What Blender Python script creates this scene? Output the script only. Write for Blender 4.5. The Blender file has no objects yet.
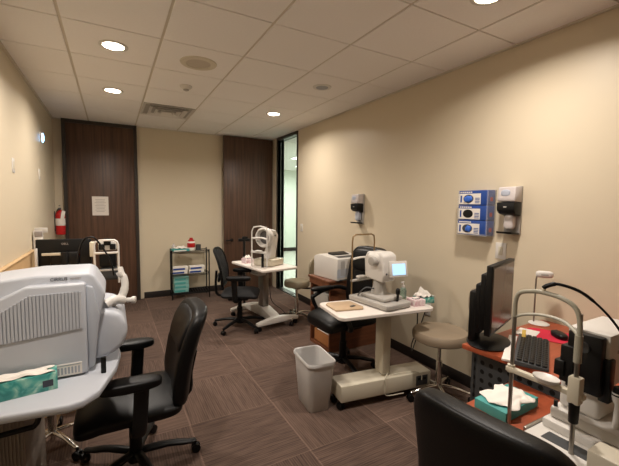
import bpy, bmesh, math, random
from mathutils import Vector, Matrix, Euler
random.seed(7)
S = bpy.context.scene
COL = S.collection
PI = math.pi

# ------------------------------------------------------------------ materials
def lin(c):
    return tuple((v/255/12.92 if v/255 <= .04045 else ((v/255+.055)/1.055)**2.4) for v in c)
def mat(name, rgb, rough=.5, metal=0, bump=0, bscale=200, vary=0, vscale=8, coat=0, trans=0, emis=None, estr=0, spec=.5, ior=1.45, alpha=1):
    m = bpy.data.materials.new(name); m.use_nodes = True
    n = m.node_tree.nodes; l = m.node_tree.links; b = n['Principled BSDF']
    c = lin(rgb)+(1,)
    b.inputs['Base Color'].default_value = c
    b.inputs['Roughness'].default_value = rough; b.inputs['Metallic'].default_value = metal
    b.inputs['Specular IOR Level'].default_value = spec
    b.inputs['Coat Weight'].default_value = coat
    b.inputs['Transmission Weight'].default_value = trans; b.inputs['IOR'].default_value = ior
    if alpha < 1: b.inputs['Alpha'].default_value = alpha
    if emis: b.inputs['Emission Color'].default_value = lin(emis)+(1,); b.inputs['Emission Strength'].default_value = estr
    tc = n.new('ShaderNodeTexCoord')
    if vary:
        t = n.new('ShaderNodeTexNoise'); t.inputs['Scale'].default_value = vscale; t.inputs['Detail'].default_value = 4
        l.new(tc.outputs['Object'], t.inputs['Vector'])
        mx = n.new('ShaderNodeMix'); mx.data_type = 'RGBA'
        l.new(t.outputs['Fac'], mx.inputs[0]); mx.inputs[6].default_value = tuple(v*(1-vary) for v in c[:3])+(1,)
        mx.inputs[7].default_value = tuple(min(1, v*(1+vary)) for v in c[:3])+(1,)
        l.new(mx.outputs[2], b.inputs['Base Color'])
    if bump:
        t = n.new('ShaderNodeTexNoise'); t.inputs['Scale'].default_value = bscale; t.inputs['Detail'].default_value = 3
        l.new(tc.outputs['Object'], t.inputs['Vector'])
        bp = n.new('ShaderNodeBump'); bp.inputs['Strength'].default_value = bump; bp.inputs['Distance'].default_value = .002
        l.new(t.outputs['Fac'], bp.inputs['Height']); l.new(bp.outputs['Normal'], b.inputs['Normal'])
    return m
def wood(name, a, b_, scale=(30, 30, 1.5), rough=.45, coat=0):
    m = bpy.data.materials.new(name); m.use_nodes = True
    n = m.node_tree.nodes; l = m.node_tree.links; b = n['Principled BSDF']; b.inputs['Roughness'].default_value = rough
    b.inputs['Coat Weight'].default_value = coat
    tc = n.new('ShaderNodeTexCoord'); mp = n.new('ShaderNodeMapping'); mp.inputs['Scale'].default_value = scale
    t = n.new('ShaderNodeTexNoise'); t.inputs['Scale'].default_value = 1; t.inputs['Detail'].default_value = 6; t.inputs['Distortion'].default_value = .4
    r = n.new('ShaderNodeValToRGB'); r.color_ramp.elements[0].position = .32; r.color_ramp.elements[1].position = .68
    r.color_ramp.elements[0].color = lin(a)+(1,); r.color_ramp.elements[1].color = lin(b_)+(1,)
    l.new(tc.outputs['Object'], mp.inputs['Vector']); l.new(mp.outputs[0], t.inputs['Vector']); l.new(t.outputs['Fac'], r.inputs['Fac']); l.new(r.outputs['Color'], b.inputs['Base Color'])
    return m
def marble(name, cols, scale=25, rough=.45):
    m = bpy.data.materials.new(name); m.use_nodes = True
    n = m.node_tree.nodes; l = m.node_tree.links; b = n['Principled BSDF']; b.inputs['Roughness'].default_value = rough
    tc = n.new('ShaderNodeTexCoord')
    t = n.new('ShaderNodeTexNoise'); t.inputs['Scale'].default_value = scale; t.inputs['Detail'].default_value = 5; t.inputs['Distortion'].default_value = 1.2
    r = n.new('ShaderNodeValToRGB'); e = r.color_ramp.elements
    e[0].position = .3; e[0].color = lin(cols[0])+(1,); e[1].position = .72; e[1].color = lin(cols[-1])+(1,)
    for i, c in enumerate(cols[1:-1]):
        q = e.new(.3+.42*(i+1)/(len(cols)-1)); q.color = lin(c)+(1,)
    l.new(tc.outputs['Object'], t.inputs['Vector']); l.new(t.outputs['Fac'], r.inputs['Fac']); l.new(r.outputs['Color'], b.inputs['Base Color'])
    return m
def carpet():
    m = bpy.data.materials.new('brown_carpet'); m.use_nodes = True
    n = m.node_tree.nodes; l = m.node_tree.links; b = n['Principled BSDF']; b.inputs['Roughness'].default_value = .95; b.inputs['Specular IOR Level'].default_value = .15
    def math_(op, a, b2=None, c=None):
        q = n.new('ShaderNodeMath'); q.operation = op
        for i, v in enumerate((a, b2, c)):
            if v is None: continue
            if isinstance(v, (int, float)): q.inputs[i].default_value = v
            else: l.new(v, q.inputs[i])
        return q.outputs[0]
    tc = n.new('ShaderNodeTexCoord'); sp = n.new('ShaderNodeSeparateXYZ'); l.new(tc.outputs['Object'], sp.inputs[0])
    T = .61
    gx = math_('DIVIDE', sp.outputs[0], T); gy = math_('DIVIDE', math_('ADD', sp.outputs[1], 40*T), T)
    gx = math_('ADD', gx, 40.3)
    ix = math_('FLOOR', gx); iy = math_('FLOOR', gy)
    par = math_('MODULO', math_('ADD', ix, iy), 2)
    fx = math_('FRACT', gx); fy = math_('FRACT', gy)
    cb = n.new('ShaderNodeCombineXYZ'); l.new(ix, cb.inputs[0]); l.new(iy, cb.inputs[1])
    wn = n.new('ShaderNodeTexWhiteNoise'); wn.noise_dimensions = '3D'; l.new(cb.outputs[0], wn.inputs['Vector'])
    # stripe bands: 1D noise across the stripe, direction turned tile by tile
    across = math_('ADD', math_('MULTIPLY', sp.outputs[0], par), math_('MULTIPLY', sp.outputs[1], math_('SUBTRACT', 1, par)))
    along = math_('ADD', math_('MULTIPLY', sp.outputs[1], par), math_('MULTIPLY', sp.outputs[0], math_('SUBTRACT', 1, par)))
    v = n.new('ShaderNodeCombineXYZ'); l.new(math_('MULTIPLY', across, 75), v.inputs[0]); l.new(math_('MULTIPLY', along, 5), v.inputs[1]); l.new(wn.outputs['Value'], v.inputs[2])
    st = n.new('ShaderNodeTexNoise'); st.inputs['Scale'].default_value = 1; st.inputs['Detail'].default_value = 2; l.new(v.outputs[0], st.inputs['Vector'])
    rib = math_('MULTIPLY', math_('SINE', math_('MULTIPLY', across, 2*PI/.0145)), .09)
    fz = n.new('ShaderNodeTexNoise'); fz.inputs['Scale'].default_value = 260; fz.inputs['Detail'].default_value = 2; l.new(tc.outputs['Object'], fz.inputs['Vector'])
    f = math_('ADD', math_('MULTIPLY', math_('SUBTRACT', st.outputs['Fac'], .5), .8), rib)
    f = math_('ADD', f, math_('MULTIPLY', math_('SUBTRACT', fz.outputs['Fac'], .5), .5))
    f = math_('ADD', f, math_('MULTIPLY', math_('SUBTRACT', wn.outputs['Value'], .5), .34))
    ex = math_('LESS_THAN', fx, .016); ey = math_('LESS_THAN', fy, .012)
    f = math_('ADD', f, math_('ADD', math_('MULTIPLY', ex, .35), math_('MULTIPLY', ey, .2)))
    f = math_('ADD', f, .45)
    r = n.new('ShaderNodeValToRGB'); r.color_ramp.elements[0].position = 0; r.color_ramp.elements[1].position = 1
    r.color_ramp.elements[0].color = lin((56, 45, 40))+(1,); r.color_ramp.elements[1].color = lin((124, 102, 90))+(1,)
    l.new(f, r.inputs['Fac']); l.new(r.outputs['Color'], b.inputs['Base Color'])
    bp = n.new('ShaderNodeBump'); bp.inputs['Strength'].default_value = .5; bp.inputs['Distance'].default_value = .004
    l.new(f, bp.inputs['Height']); l.new(bp.outputs['Normal'], b.inputs['Normal'])
    return m

def perforated():
    m = mat('perforated_grey_metal', (70, 72, 74), .5, .2); n = m.node_tree.nodes; l = m.node_tree.links; b = n['Principled BSDF']
    tc = n.new('ShaderNodeTexCoord'); mp = n.new('ShaderNodeMapping'); mp.inputs['Scale'].default_value = (0, 1/.052, 1/.052); l.new(tc.outputs['Object'], mp.inputs['Vector'])
    fr = n.new('ShaderNodeVectorMath'); fr.operation = 'FRACTION'; l.new(mp.outputs[0], fr.inputs[0])
    ds = n.new('ShaderNodeVectorMath'); ds.operation = 'DISTANCE'; l.new(fr.outputs[0], ds.inputs[0]); ds.inputs[1].default_value = (0, .5, .5)
    lt = n.new('ShaderNodeMath'); lt.operation = 'LESS_THAN'; l.new(ds.outputs['Value'], lt.inputs[0]); lt.inputs[1].default_value = .25
    mx = n.new('ShaderNodeMix'); mx.data_type = 'RGBA'; l.new(lt.outputs[0], mx.inputs[0]); mx.inputs[6].default_value = lin((70, 72, 74))+(1,); mx.inputs[7].default_value = (.003, .003, .003, 1)
    l.new(mx.outputs[2], b.inputs['Base Color']); return m
MT = dict(
 perf=perforated(),
 wall=mat('beige_wall_paint', (209, 196, 172), .42, bump=.12, bscale=120, spec=.35),
 tile=mat('ceiling_tile_white', (240, 237, 234), .95, bump=.35, bscale=160, vary=.03, vscale=60),
 grid=mat('ceiling_grid_metal', (206, 198, 184), .6),
 carpet=carpet(),
 base=mat('dark_rubber_baseboard', (34, 28, 25), .6),
 door=wood('dark_walnut_veneer', (68, 47, 36), (98, 71, 54), (34, 34, 1.4), .42),
 frame=mat('dark_bronze_frame', (60, 54, 49), .45, .3),
 black=mat('black_plastic', (11, 11, 12), .42, spec=.35),
 leather=mat('black_leather', (9, 9, 10), .42, bump=.25, bscale=180, spec=.3),
 mesh=mat('black_mesh_fabric', (15, 15, 17), .8, bump=.6, bscale=500),
 chrome=mat('chrome_metal', (200, 196, 190), .18, 1),
 steel=mat('satin_steel', (150, 145, 138), .35, .9),
 white=mat('white_plastic', (214, 210, 204), .38),
 cool=mat('cool_white_housing', (186, 190, 198), .4),
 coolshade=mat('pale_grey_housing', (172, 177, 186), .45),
 grey=mat('light_grey_plastic', (168, 164, 158), .5),
 cream=mat('cream_metal_paint', (205, 197, 178), .42),
 top=mat('white_laminate', (226, 218, 210), .32),
 dgrey=mat('dark_grey_metal', (70, 72, 74), .5, .2),
 slot=mat('vent_shade_and_part_grey', (158, 162, 170), .6),  # vent recess shade as a colour; plain grey for baffle and label bars
 orange=wood('cherry_laminate', (150, 72, 44), (170, 84, 53), (3, 30, 30), .38),
 brown=wood('brown_cabinet_wood', (98, 60, 40), (126, 78, 52), (3, 30, 30), .45),
 sage=mat('grey_green_enamel', (162, 158, 142), .42),
 redpad=mat('red_mouse_pad_cloth', (200, 28, 58), .7),
 red=mat('red_enamel', (176, 20, 24), .3, coat=.3),
 tan=mat('taupe_vinyl', (150, 134, 114), .45, bump=.1),
 olive=mat('olive_taupe_vinyl', (134, 124, 102), .5, bump=.1),
 tanboard=mat('tan_plastic', (186, 160, 130), .45),
 panel=mat('tan_panel', (188, 158, 118), .6),
 paper=mat('white_paper', (226, 220, 212), .8),
 tissue=mat('tissue_paper', (232, 226, 218), .9, bump=.2, bscale=60),
 teal=marble('teal_marbled_card', [(36, 122, 120), (70, 156, 148), (134, 190, 174), (214, 230, 220)], 18),
 teal2=mat('plain_teal_card', (74, 156, 152), .6, vary=.15, vscale=30),
 palet=mat('pale_teal_card', (126, 178, 172), .6),
 pink=marble('pink_marbled_card', [(196, 150, 160), (224, 200, 204), (238, 230, 228)], 30),
 blue=mat('glove_box_blue', (28, 66, 140), .5),
 lblue=mat('blue_nitrile', (54, 104, 200), .6),
 ink=mat('dark_ink', (60, 64, 74), .7),
 fink=mat('faint_grey_ink', (168, 160, 156), .8),
 clear=mat('smoked_clear_plastic', (196, 188, 186), .12, spec=.6),
 foam=mat('pale_sanitiser_pouch', (176, 182, 196), .35),
 gel=mat('clear_green_gel_bottle', (190, 214, 200), .1, trans=.75),
 glass=mat('clear_glass', (235, 245, 240), .02, trans=1, ior=1.45),
 corwall=mat('pale_green_corridor_wall', (222, 226, 214), .6),
 corfloor=mat('pale_corridor_floor', (190, 188, 178), .35),
 screen=mat('lit_screen', (150, 190, 220), .3, emis=(160, 198, 232), estr=1.15),
 reflscr=mat('screen_with_wall_reflection', (104, 94, 88), .2),  # reflection of the beige wall is put into the screen's base colour
 lamp=mat('lit_downlight_lens', (255, 250, 240), .5, emis=(255, 238, 214), estr=22),
 lampc=mat('lit_corridor_lens', (255, 250, 240), .5, emis=(240, 250, 245), estr=14),
 bluespot=mat('glowing_blue_white', (200, 230, 255), .5, emis=(130, 195, 255), estr=9),
 bin=mat('grey_bin_plastic', (204, 202, 200), .5),
 yellow=mat('yellow_card', (222, 186, 84), .6),
 brass=mat('bronze_tube', (150, 126, 92), .35, .7),
 card=mat('brown_cardboard', (168, 112, 66), .8),
 ribs=mat('warm_grey_panel', (136, 126, 116), .6),
)

# ------------------------------------------------------------------ mesh builder
def catmull(pts, n=6):
    P = [Vector(p) for p in pts]; out = []
    for i in range(len(P)-1):
        a = P[max(i-1, 0)]; b = P[i]; c = P[i+1]; d = P[min(i+2, len(P)-1)]
        for k in range(n):
            t = k/n
            out.append(.5*((2*b)+(c-a)*t+(2*a-5*b+4*c-d)*t*t+(3*b-a-3*c+d)*t**3))
    out.append(P[-1]); return out
class M:
    def __init__(s): s.b = bmesh.new()
    def _bev(s, verts, w, seg):
        fs = {f for v in verts for f in v.link_faces}; es = {e for f in fs for e in f.edges}
        if w > 0: bmesh.ops.bevel(s.b, geom=list(es), offset=w, segments=seg, profile=.5, affect='EDGES', clamp_overlap=True)
    def box(s, c, d, rz=0, bevel=0, seg=2, rot=None):
        R = Euler(rot if rot else (0, 0, rz)).to_matrix().to_4x4()
        mt = Matrix.Translation(c) @ R @ Matrix.Diagonal((d[0], d[1], d[2], 1))
        g = bmesh.ops.create_cube(s.b, size=1, matrix=mt); s._bev(g['verts'], bevel, seg); return s
    def b2(s, lo, hi, bevel=0, seg=2):
        return s.box([(a+b)/2 for a, b in zip(lo, hi)], [abs(b-a) for a, b in zip(lo, hi)], bevel=bevel, seg=seg)
    def cyl(s, p0, p1, r0, r1=None, seg=20, bevel=0):
        p0 = Vector(p0); p1 = Vector(p1); r1 = r0 if r1 is None else r1; d = p1-p0
        q = d.to_track_quat('Z', 'Y').to_matrix().to_4x4()
        g = bmesh.ops.create_cone(s.b, cap_ends=True, segments=seg, radius1=r0, radius2=r1, depth=d.length, matrix=Matrix.Translation((p0+p1)/2) @ q)
        if bevel:
            fs = {f for v in g['verts'] for f in v.link_faces if len(f.verts) > 4}; es = {e for f in fs for e in f.edges}
            bmesh.ops.bevel(s.b, geom=list(es), offset=bevel, segments=2, profile=.5, affect='EDGES')
        return s
    def tube(s, pts, r, seg=10, sm=0, flat=1):
        P = catmull(pts, sm) if sm else [Vector(p) for p in pts]
        rings = []; up = None
        for i, p in enumerate(P):
            t = (P[min(i+1, len(P)-1)]-P[max(i-1, 0)]).normalized()
            if up is None: up = t.orthogonal().normalized() if abs(t.z) > .9 else Vector((0, 0, 1))
            a = (up-t*up.dot(t)).normalized(); up = a; bb = t.cross(a)
            rr = r[i*(len(r)-1)//max(1, len(P)-1)] if isinstance(r, (list, tuple)) else r
            rings.append([s.b.verts.new(p+a*math.cos(2*PI*k/seg)*rr*flat+bb*math.sin(2*PI*k/seg)*rr) for k in range(seg)])
        for A, B in zip(rings, rings[1:]):
            for k in range(seg): s.b.faces.new((A[k], A[(k+1) % seg], B[(k+1) % seg], B[k]))
        s.b.faces.new(rings[0][::-1]); s.b.faces.new(rings[-1]); return s
    def lathe(s, prof, c=(0, 0, 0), mtx=None, seg=28, sx=1, sy=1):
        mtx = mtx or Matrix.Identity(4); c = Vector(c); rings = []
        for r, z in prof:
            rings.append([s.b.verts.new(c+(mtx @ Vector((r*math.cos(2*PI*k/seg)*sx, r*math.sin(2*PI*k/seg)*sy, z)))) for k in range(seg)])
        for A, B in zip(rings, rings[1:]):
            for k in range(seg): s.b.faces.new((A[k], A[(k+1) % seg], B[(k+1) % seg], B[k]))
        s.b.faces.new(rings[0][::-1]); s.b.faces.new(rings[-1]); return s
    def prism(s, poly, axis, a, b, bevel=0, seg=2):
        def P(u, v, w): return {'x': (w, u, v), 'y': (u, w, v), 'z': (u, v, w)}[axis]
        A = [s.b.verts.new(P(u, v, a)) for u, v in poly]; B = [s.b.verts.new(P(u, v, b)) for u, v in poly]; n = len(poly)
        s.b.faces.new(A); s.b.faces.new(B[::-1])
        for k in range(n): s.b.faces.new((A[k], B[k], B[(k+1) % n], A[(k+1) % n]))
        bmesh.ops.recalc_face_normals(s.b, faces=list({f for v in A+B for f in v.link_faces}))
        s._bev(A+B, bevel, seg); return s
    def pillow(s, c, d, ev=.45, eh=.35, fn=None, rot=(0, 0, 0), nu=40, nv=20):
        """superellipsoid cushion: d = full sizes, ev/eh = vertical and plan roundness"""
        def sp(x, e): return math.copysign(abs(x)**e, x)
        R = Euler(rot).to_matrix(); c = Vector(c); rings = []
        for j in range(1, nv):
            v = -PI/2+PI*j/nv
            rings.append([(sp(math.cos(v), ev)*sp(math.cos(2*PI*k/nu), eh)*d[0]/2, sp(math.cos(v), ev)*sp(math.sin(2*PI*k/nu), eh)*d[1]/2, sp(math.sin(v), ev)*d[2]/2) for k in range(nu)])
        def T(p):
            p = Vector(p)
            if fn: p = Vector(fn(p))
            return s.b.verts.new(c+R @ p)
        V = [[T(p) for p in r] for r in rings]; lo = T((0, 0, -d[2]/2)); hi = T((0, 0, d[2]/2))
        for A, B in zip(V, V[1:]):
            for k in range(nu): s.b.faces.new((A[k], A[(k+1) % nu], B[(k+1) % nu], B[k]))
        for k in range(nu): s.b.faces.new((V[0][(k+1) % nu], V[0][k], lo)); s.b.faces.new((V[-1][k], V[-1][(k+1) % nu], hi))
        return s
    def build(s, name, m, parent=None, ang=38, smooth=True):
        me = bpy.data.meshes.new(name); s.b.normal_update(); s.b.to_mesh(me); s.b.free()
        me.materials.append(MT[m] if isinstance(m, str) else m)
        if smooth: me.shade_smooth(); me.set_sharp_from_angle(angle=math.radians(ang))
        o = bpy.data.objects.new(name, me); COL.objects.link(o)
        if parent: o.parent = parent
        return o
def thing(name, label, cat, loc=(0, 0, 0), rz=0, group=None):
    o = bpy.data.objects.new(name, None); COL.objects.link(o); o.empty_display_size = .05
    o.location = loc; o.rotation_euler = (0, 0, rz); o['label'] = label; o['category'] = cat
    if group: o['group'] = group
    return o
def tag(o, label, cat, group=None, loc=None, rz=None):
    o['label'] = label; o['category'] = cat
    if group: o['group'] = group
    if loc is not None: o.location = loc
    if rz is not None: o.rotation_euler = (0, 0, rz)
    return o
def struct(o):
    o['kind'] = 'structure'; return o
def copytree(o, parent=None):
    c = o.copy(); COL.objects.link(c); c.parent = parent
    for ch in list(o.children): copytree(ch, c)
    return c
def text_part(name, txt, size, m, parent, loc, rot, depth=.0006):
    cu = bpy.data.curves.new(name, 'FONT'); cu.body = txt; cu.size = size; cu.extrude = depth; cu.align_x = 'CENTER'; cu.align_y = 'CENTER'
    t = bpy.data.objects.new(name+'_src', cu); COL.objects.link(t)
    dg = bpy.context.evaluated_depsgraph_get(); me = bpy.data.meshes.new_from_object(t.evaluated_get(dg))
    bpy.data.objects.remove(t); me.materials.clear(); me.materials.append(MT[m])
    o = bpy.data.objects.new(name, me); COL.objects.link(o); o.parent = parent; o.location = loc; o.rotation_euler = rot
    return o

# ------------------------------------------------------------------ room
W, L, D, H, YB = 2.606, -.70, 6.20, 2.70, -1.9
OY0, OY1 = 5.14, 5.88           # glazed opening in the right-hand wall
struct(M().b2((L-.1, YB-.1, -.1), (W+.12, D+.1, 0)).build('floor', 'carpet', smooth=False))
struct(M().b2((L-.12, YB-.12, 0), (L, D+.12, H+.1)).build('wall_left', 'wall', smooth=False))
struct(M().b2((L, D, 0), (W+.12, D+.12, H+.1)).build('wall_far', 'wall', smooth=False))
struct(M().b2((L, YB-.12, 0), (W, YB, H+.1)).build('wall_back', 'wall', smooth=False))
m = M(); m.b2((W, YB-.12, 0), (W+.12, OY0, H+.1)); m.b2((W, OY1, 0), (W+.12, D, H+.1)); m.b2((W, OY0, H-.004), (W+.12, OY1, H+.1))
struct(m.build('wall_right', 'wall', smooth=False))
# suspended ceiling
GX = [-.2601+.61*k for k in range(0, 5)]; GY = [2.2387+.61*k for k in range(-7, 8)]
xs = [L]+GX+[W]; ys = [YB]+[y for y in GY if YB < y < D-.05]+[D]
m = M()
for i in range(len(xs)-1):
    for j in range(len(ys)-1):
        g = .009
        h = .0055
        x0 = xs[i]+(g if i else 0); x1 = xs[i+1]-(g if i < len(xs)-2 else 0); y0 = ys[j]+(h if j else 0); y1 = ys[j+1]-(h if j < len(ys)-2 else 0)
        m.b2((x0, y0, H), (x1, y1, H+.02), bevel=.002, seg=1)
struct(m.build('ceiling', 'tile', smooth=False))
m = M()
for x in GX: m.b2((x-.012, YB, H+.006), (x+.012, D, H+.03))
for y in ys[1:-1]: m.b2((L, y-.012, H+.008), (W, y+.012, H+.03))
struct(m.build('trim_1', 'grid', smooth=False))
m = M(); m.b2((L, YB, H-.02), (L+.02, D, H)); m.b2((W-.02, YB, H-.012), (W-.003, OY0-.05, H)); m.b2((L, D-.02, H-.012), (1.68, D, H))
struct(m.build('trim_2', 'grid', smooth=False))
struct(M().b2((L-.1, YB-.1, H+.03), (W+.1, D+.1, H+.1)).build('ceiling', 'grid', smooth=False))
# baseboards
struct(M().b2((L, YB, 0), (L+.012, D, .10), bevel=.003).build('baseboard_left', 'base'))
struct(M().b2((W-.012, YB, 0), (W, OY0-.04, .10), bevel=.003).build('baseboard_right', 'base'))
struct(M().b2((.42, D-.012, 0), (W, D, .10), bevel=.003).build('baseboard_far', 'base'))
# closed door on the far wall
DX0, DX1 = -.59, .365
d = struct(M().b2((DX0+.045, D-.045, .008), (DX1-.045, D-.004, H-.05), bevel=.002).build('door_1', 'door'))
m = M(); m.b2((DX0, D-.06, 0), (DX0+.045, D-.001, H-.001)); m.b2((DX1-.045, D-.06, 0), (DX1, D-.001, H-.001)); m.b2((DX0+.045, D-.06, H-.05), (DX1-.045, D-.001, H-.001))
m.build('door_frame', 'frame', d)
# door leaf standing open in front of the far wall
d2 = struct(M().b2((1.69, D-.115, .01), (2.585, D-.07, H-.015), bevel=.002).build('door_2', 'door'))
hb = M().cyl((1.82, D-.115, .90), (1.82, D-.127, .90), .028).cyl((1.82, D-.127, .90), (1.82, D-.165, .90), .011); hb.tube([(1.82, D-.165, .9), (1.78, D-.168, .9), (1.70, D-.165, .897)], .010, sm=3)
hb.build('door_handle', 'black', d2)
# glazed opening, right wall
m = M(); m.b2((W-.006, OY0-.045, 0), (W+.126, OY0, H-.002)); m.b2((W-.006, OY1, 0), (W+.126, OY1+.05, H-.002)); m.b2((W-.006, OY0, H-.05), (W+.126, OY1, H-.002)); m.b2((W+.0, OY0, 0), (W+.12, OY1, .012))
w = struct(m.build('window_1', 'frame'))
M().b2((W+.055, OY0+.004, .014), (W+.063, OY1-.004, H-.052)).build('window_pane', 'glass', w)
m = M(); m.b2((W+.035, OY0+.002, 1.80), (W+.085, OY0+.055, 1.92), bevel=.004); m.b2((W+.035, OY0+.002, .88), (W+.085, OY0+.07, 1.0), bevel=.004)
m.build('pivot_fitting', 'black', w)
# corridor beyond
CX0, CX1, CY0, CY1 = W+.12, 6.6, 3.2, 10.6
struct(M().b2((CX0, CY0, -.1), (CX1, CY1, 0)).build('floor', 'corfloor', smooth=False))
struct(M().b2((CX0, CY0, H-.05), (CX1, CY1, H+.05)).build('ceiling', 'tile', smooth=False))
struct(M().b2((CX0, CY1, 0), (CX1, CY1+.1, H)).build('wall_corridor_far', 'corwall', smooth=False))
struct(M().b2((CX1, CY0, 0), (CX1+.1, CY1, H)).build('wall_corridor_right', 'corwall', smooth=False))
struct(M().b2((CX0, CY0-.1, 0), (CX1, CY0, H)).build('wall_corridor_near', 'corwall', smooth=False))
struct(M().b2((CX0, D+.12, 0), (CX0+.1, CY1, H)).build('wall_corridor_left', 'corwall', smooth=False))
struct(M().b2((CX0+.1, CY1-.015, 0), (CX1, CY1, .12)).build('baseboard_corridor_far', 'base', smooth=False))
for i, (x, y) in enumerate(((4.1, 7.6), (5.0, 9.2), (3.6, 5.5))):
    t = thing('corridor_light', ['square lit ceiling panel in the corridor beyond the glass, middle one', 'square lit ceiling panel farthest down the corridor beyond the glass', 'square lit ceiling panel in the corridor nearest the glass opening'][i], 'light', (x, y, H-.05), 0, 'corridor ceiling panels')
    m = M(); m.b2((-.3, -.3, -.012), (.3, -.27, 0)); m.b2((-.3, .27, -.012), (.3, .3, 0)); m.b2((-.3, -.27, -.012), (-.27, .27, 0)); m.b2((.27, -.27, -.012), (.3, .27, 0)); m.build('frame', 'white', t)
    M().b2((-.27, -.27, -.008), (.27, .27, -.001)).build('lens', 'lampc', t)

# ------------------------------------------------------------------ ceiling fittings
def lamp_light(x, y, z, power, size=.13, spread=156, col=(1, .91, .82)):
    ld = bpy.data.lights.new('downlight_beam', 'AREA'); ld.shape = 'DISK'; ld.size = size; ld.energy = power; ld.color = col; ld.spread = math.radians(spread)
    o = bpy.data.objects.new('downlight_beam', ld); COL.objects.link(o); o.location = (x, y, z); return o
P_MAIN = 23
LXY = [(.045, 3.154, 'lit round downlight in the ceiling, the nearer of the two on the left'), (.045, 4.374, 'lit round downlight in the ceiling nearest the closed brown door'),
       (1.875, 4.374, 'lit round downlight in the ceiling above the far instrument table'), (1.875, 1.345, 'lit round downlight at the top edge of the photo, nearest the right wall'),
       (.045, 1.324, None)]
proto = None
for x, y, lb in LXY:
    if proto is None:
        t = thing('downlight', lb, 'ceiling light', (x, y, H), 0, 'recessed downlights')
        M().lathe([(.072, -.002), (.075, -.006), (.096, -.006), (.100, -.003), (.100, 0), (.072, 0)]).build('trim_ring', 'white', t)
        M().cyl((0, 0, -.0035), (0, 0, -.0005), .0725, seg=32).build('lens', 'lamp', t); proto = t
    else: t = copytree(proto); t.location = (x, y, H)
    t['label'] = lb or 'lit round downlight above the left table, outside the photo'
    lamp_light(x, y, H-.009, P_MAIN)
t = thing('ceiling_speaker', 'large round white ceiling speaker with beige grille, between smoke detector and camera', 'speaker', (.672, 3.165, H))
M().lathe([(.10, -.004), (.104, -.010), (.143, -.008), (.150, 0), (.1, 0)], seg=40).build('rim', 'cream', t)
M().lathe([(.003, -.009), (.05, -.009), (.098, -.004), (.1, 0)][::-1], seg=40).build('grille', mat('beige_grille', (190, 180, 164), .8, bump=.8, bscale=700), t)
t = thing('ceiling_can', 'small unlit round ceiling can with grey centre near right wall', 'ceiling fixture', (1.872, 3.150, H))
M().lathe([(.06, -.003), (.064, -.008), (.09, -.006), (.094, 0), (.06, 0)], seg=36).build('rim', 'white', t)
M().cyl((0, 0, -.0075), (0, 0, -.0035), .061, seg=32).build('baffle', 'slot', t)
t = thing('smoke_detector', 'small round white smoke detector on a ceiling tile', 'smoke detector', (.686, 3.826, H))
M().lathe([(.058, 0), (.060, -.008), (.052, -.02), (.036, -.03), (.03, -.034)], seg=32).build('housing', 'white', t)
M().lathe([(.028, -.034), (.026, -.044), (.012, -.05), (.004, -.05)], seg=24).build('sensor_head', 'grey', t)
t = thing('air_vent', 'square metal air diffuser with nested louvres set in the ceiling', 'air vent', (.655, 4.97, H))
for k, (r, z0) in enumerate(((.285, -.004), (.215, -.014), (.145, -.02), (.075, -.024))):
    m = M()
    for s_, (ax) in ((1, 0), (-1, 0), (1, 1), (-1, 1)):
        if ax == 0: m.box((s_*(r-.016), 0, z0+.004), (.005+.045, 2*r, .004), rot=(0, s_*.5, 0))
        else: m.box((0, s_*(r-.016), z0+.004), (2*r, .05, .004), rot=(-s_*.5, 0, 0))
    m.build('louvre', 'white', t)
M().b2((-.292, -.292, -.0015), (.292, .292, 0)).build('backing', 'grey', t)

# ------------------------------------------------------------------ wall fittings
def plate(name, label, cat, x, y, z, w=.075, h=.118, side=1, kind='switch'):
    t = thing(name, label, cat, (x, y, z)); s = -side
    M().b2((0, -w/2, -h/2), (s*.006, w/2, h/2), bevel=.002).build('cover_plate', 'white', t)
    if kind == 'switch': M().b2((s*.004, -.017, -.033), (s*.010, .017, .033), bevel=.002).build('rocker', 'cream', t)
    else:
        for q in (-.02, .02): M().cyl((s*.004, 0, q), (s*.0085, 0, q), .015).build('socket', 'grey', t)
    return t
plate('light_switch', 'cream rocker light switch below the near soap dispenser', 'light switch', W, 1.663, 1.19, .085, .125)
plate('light_switch', 'small cream light switch on right wall beside the glass opening', 'light switch', W, 4.95, 1.17)
plate('wall_outlet', 'cream wall outlet low on right wall behind the near instrument table', 'outlet', W, 2.36, .55, kind='socket')
plate('light_switch', 'cream light switch on the left wall, nearer the camera', 'light switch', L, 3.77, 1.82, side=-1)
plate('light_switch', 'cream light switch on the left wall below the blue spot', 'light switch', L, 4.99, 1.83, .075, .12, side=-1)
t = thing('blue_white_spot', 'small glowing blue-white spot high on the left wall', 'light', (L, 5.22, 2.27))  # blue-white spot, built as a glowing bulge on a small plate
M().b2((0, -.03, -.06), (.012, .03, .06), bevel=.004).build('housing', 'white', t)
M().pillow((.016, 0, 0), (.03, .05, .105), .9, .9).build('lens', 'bluespot', t)

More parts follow.
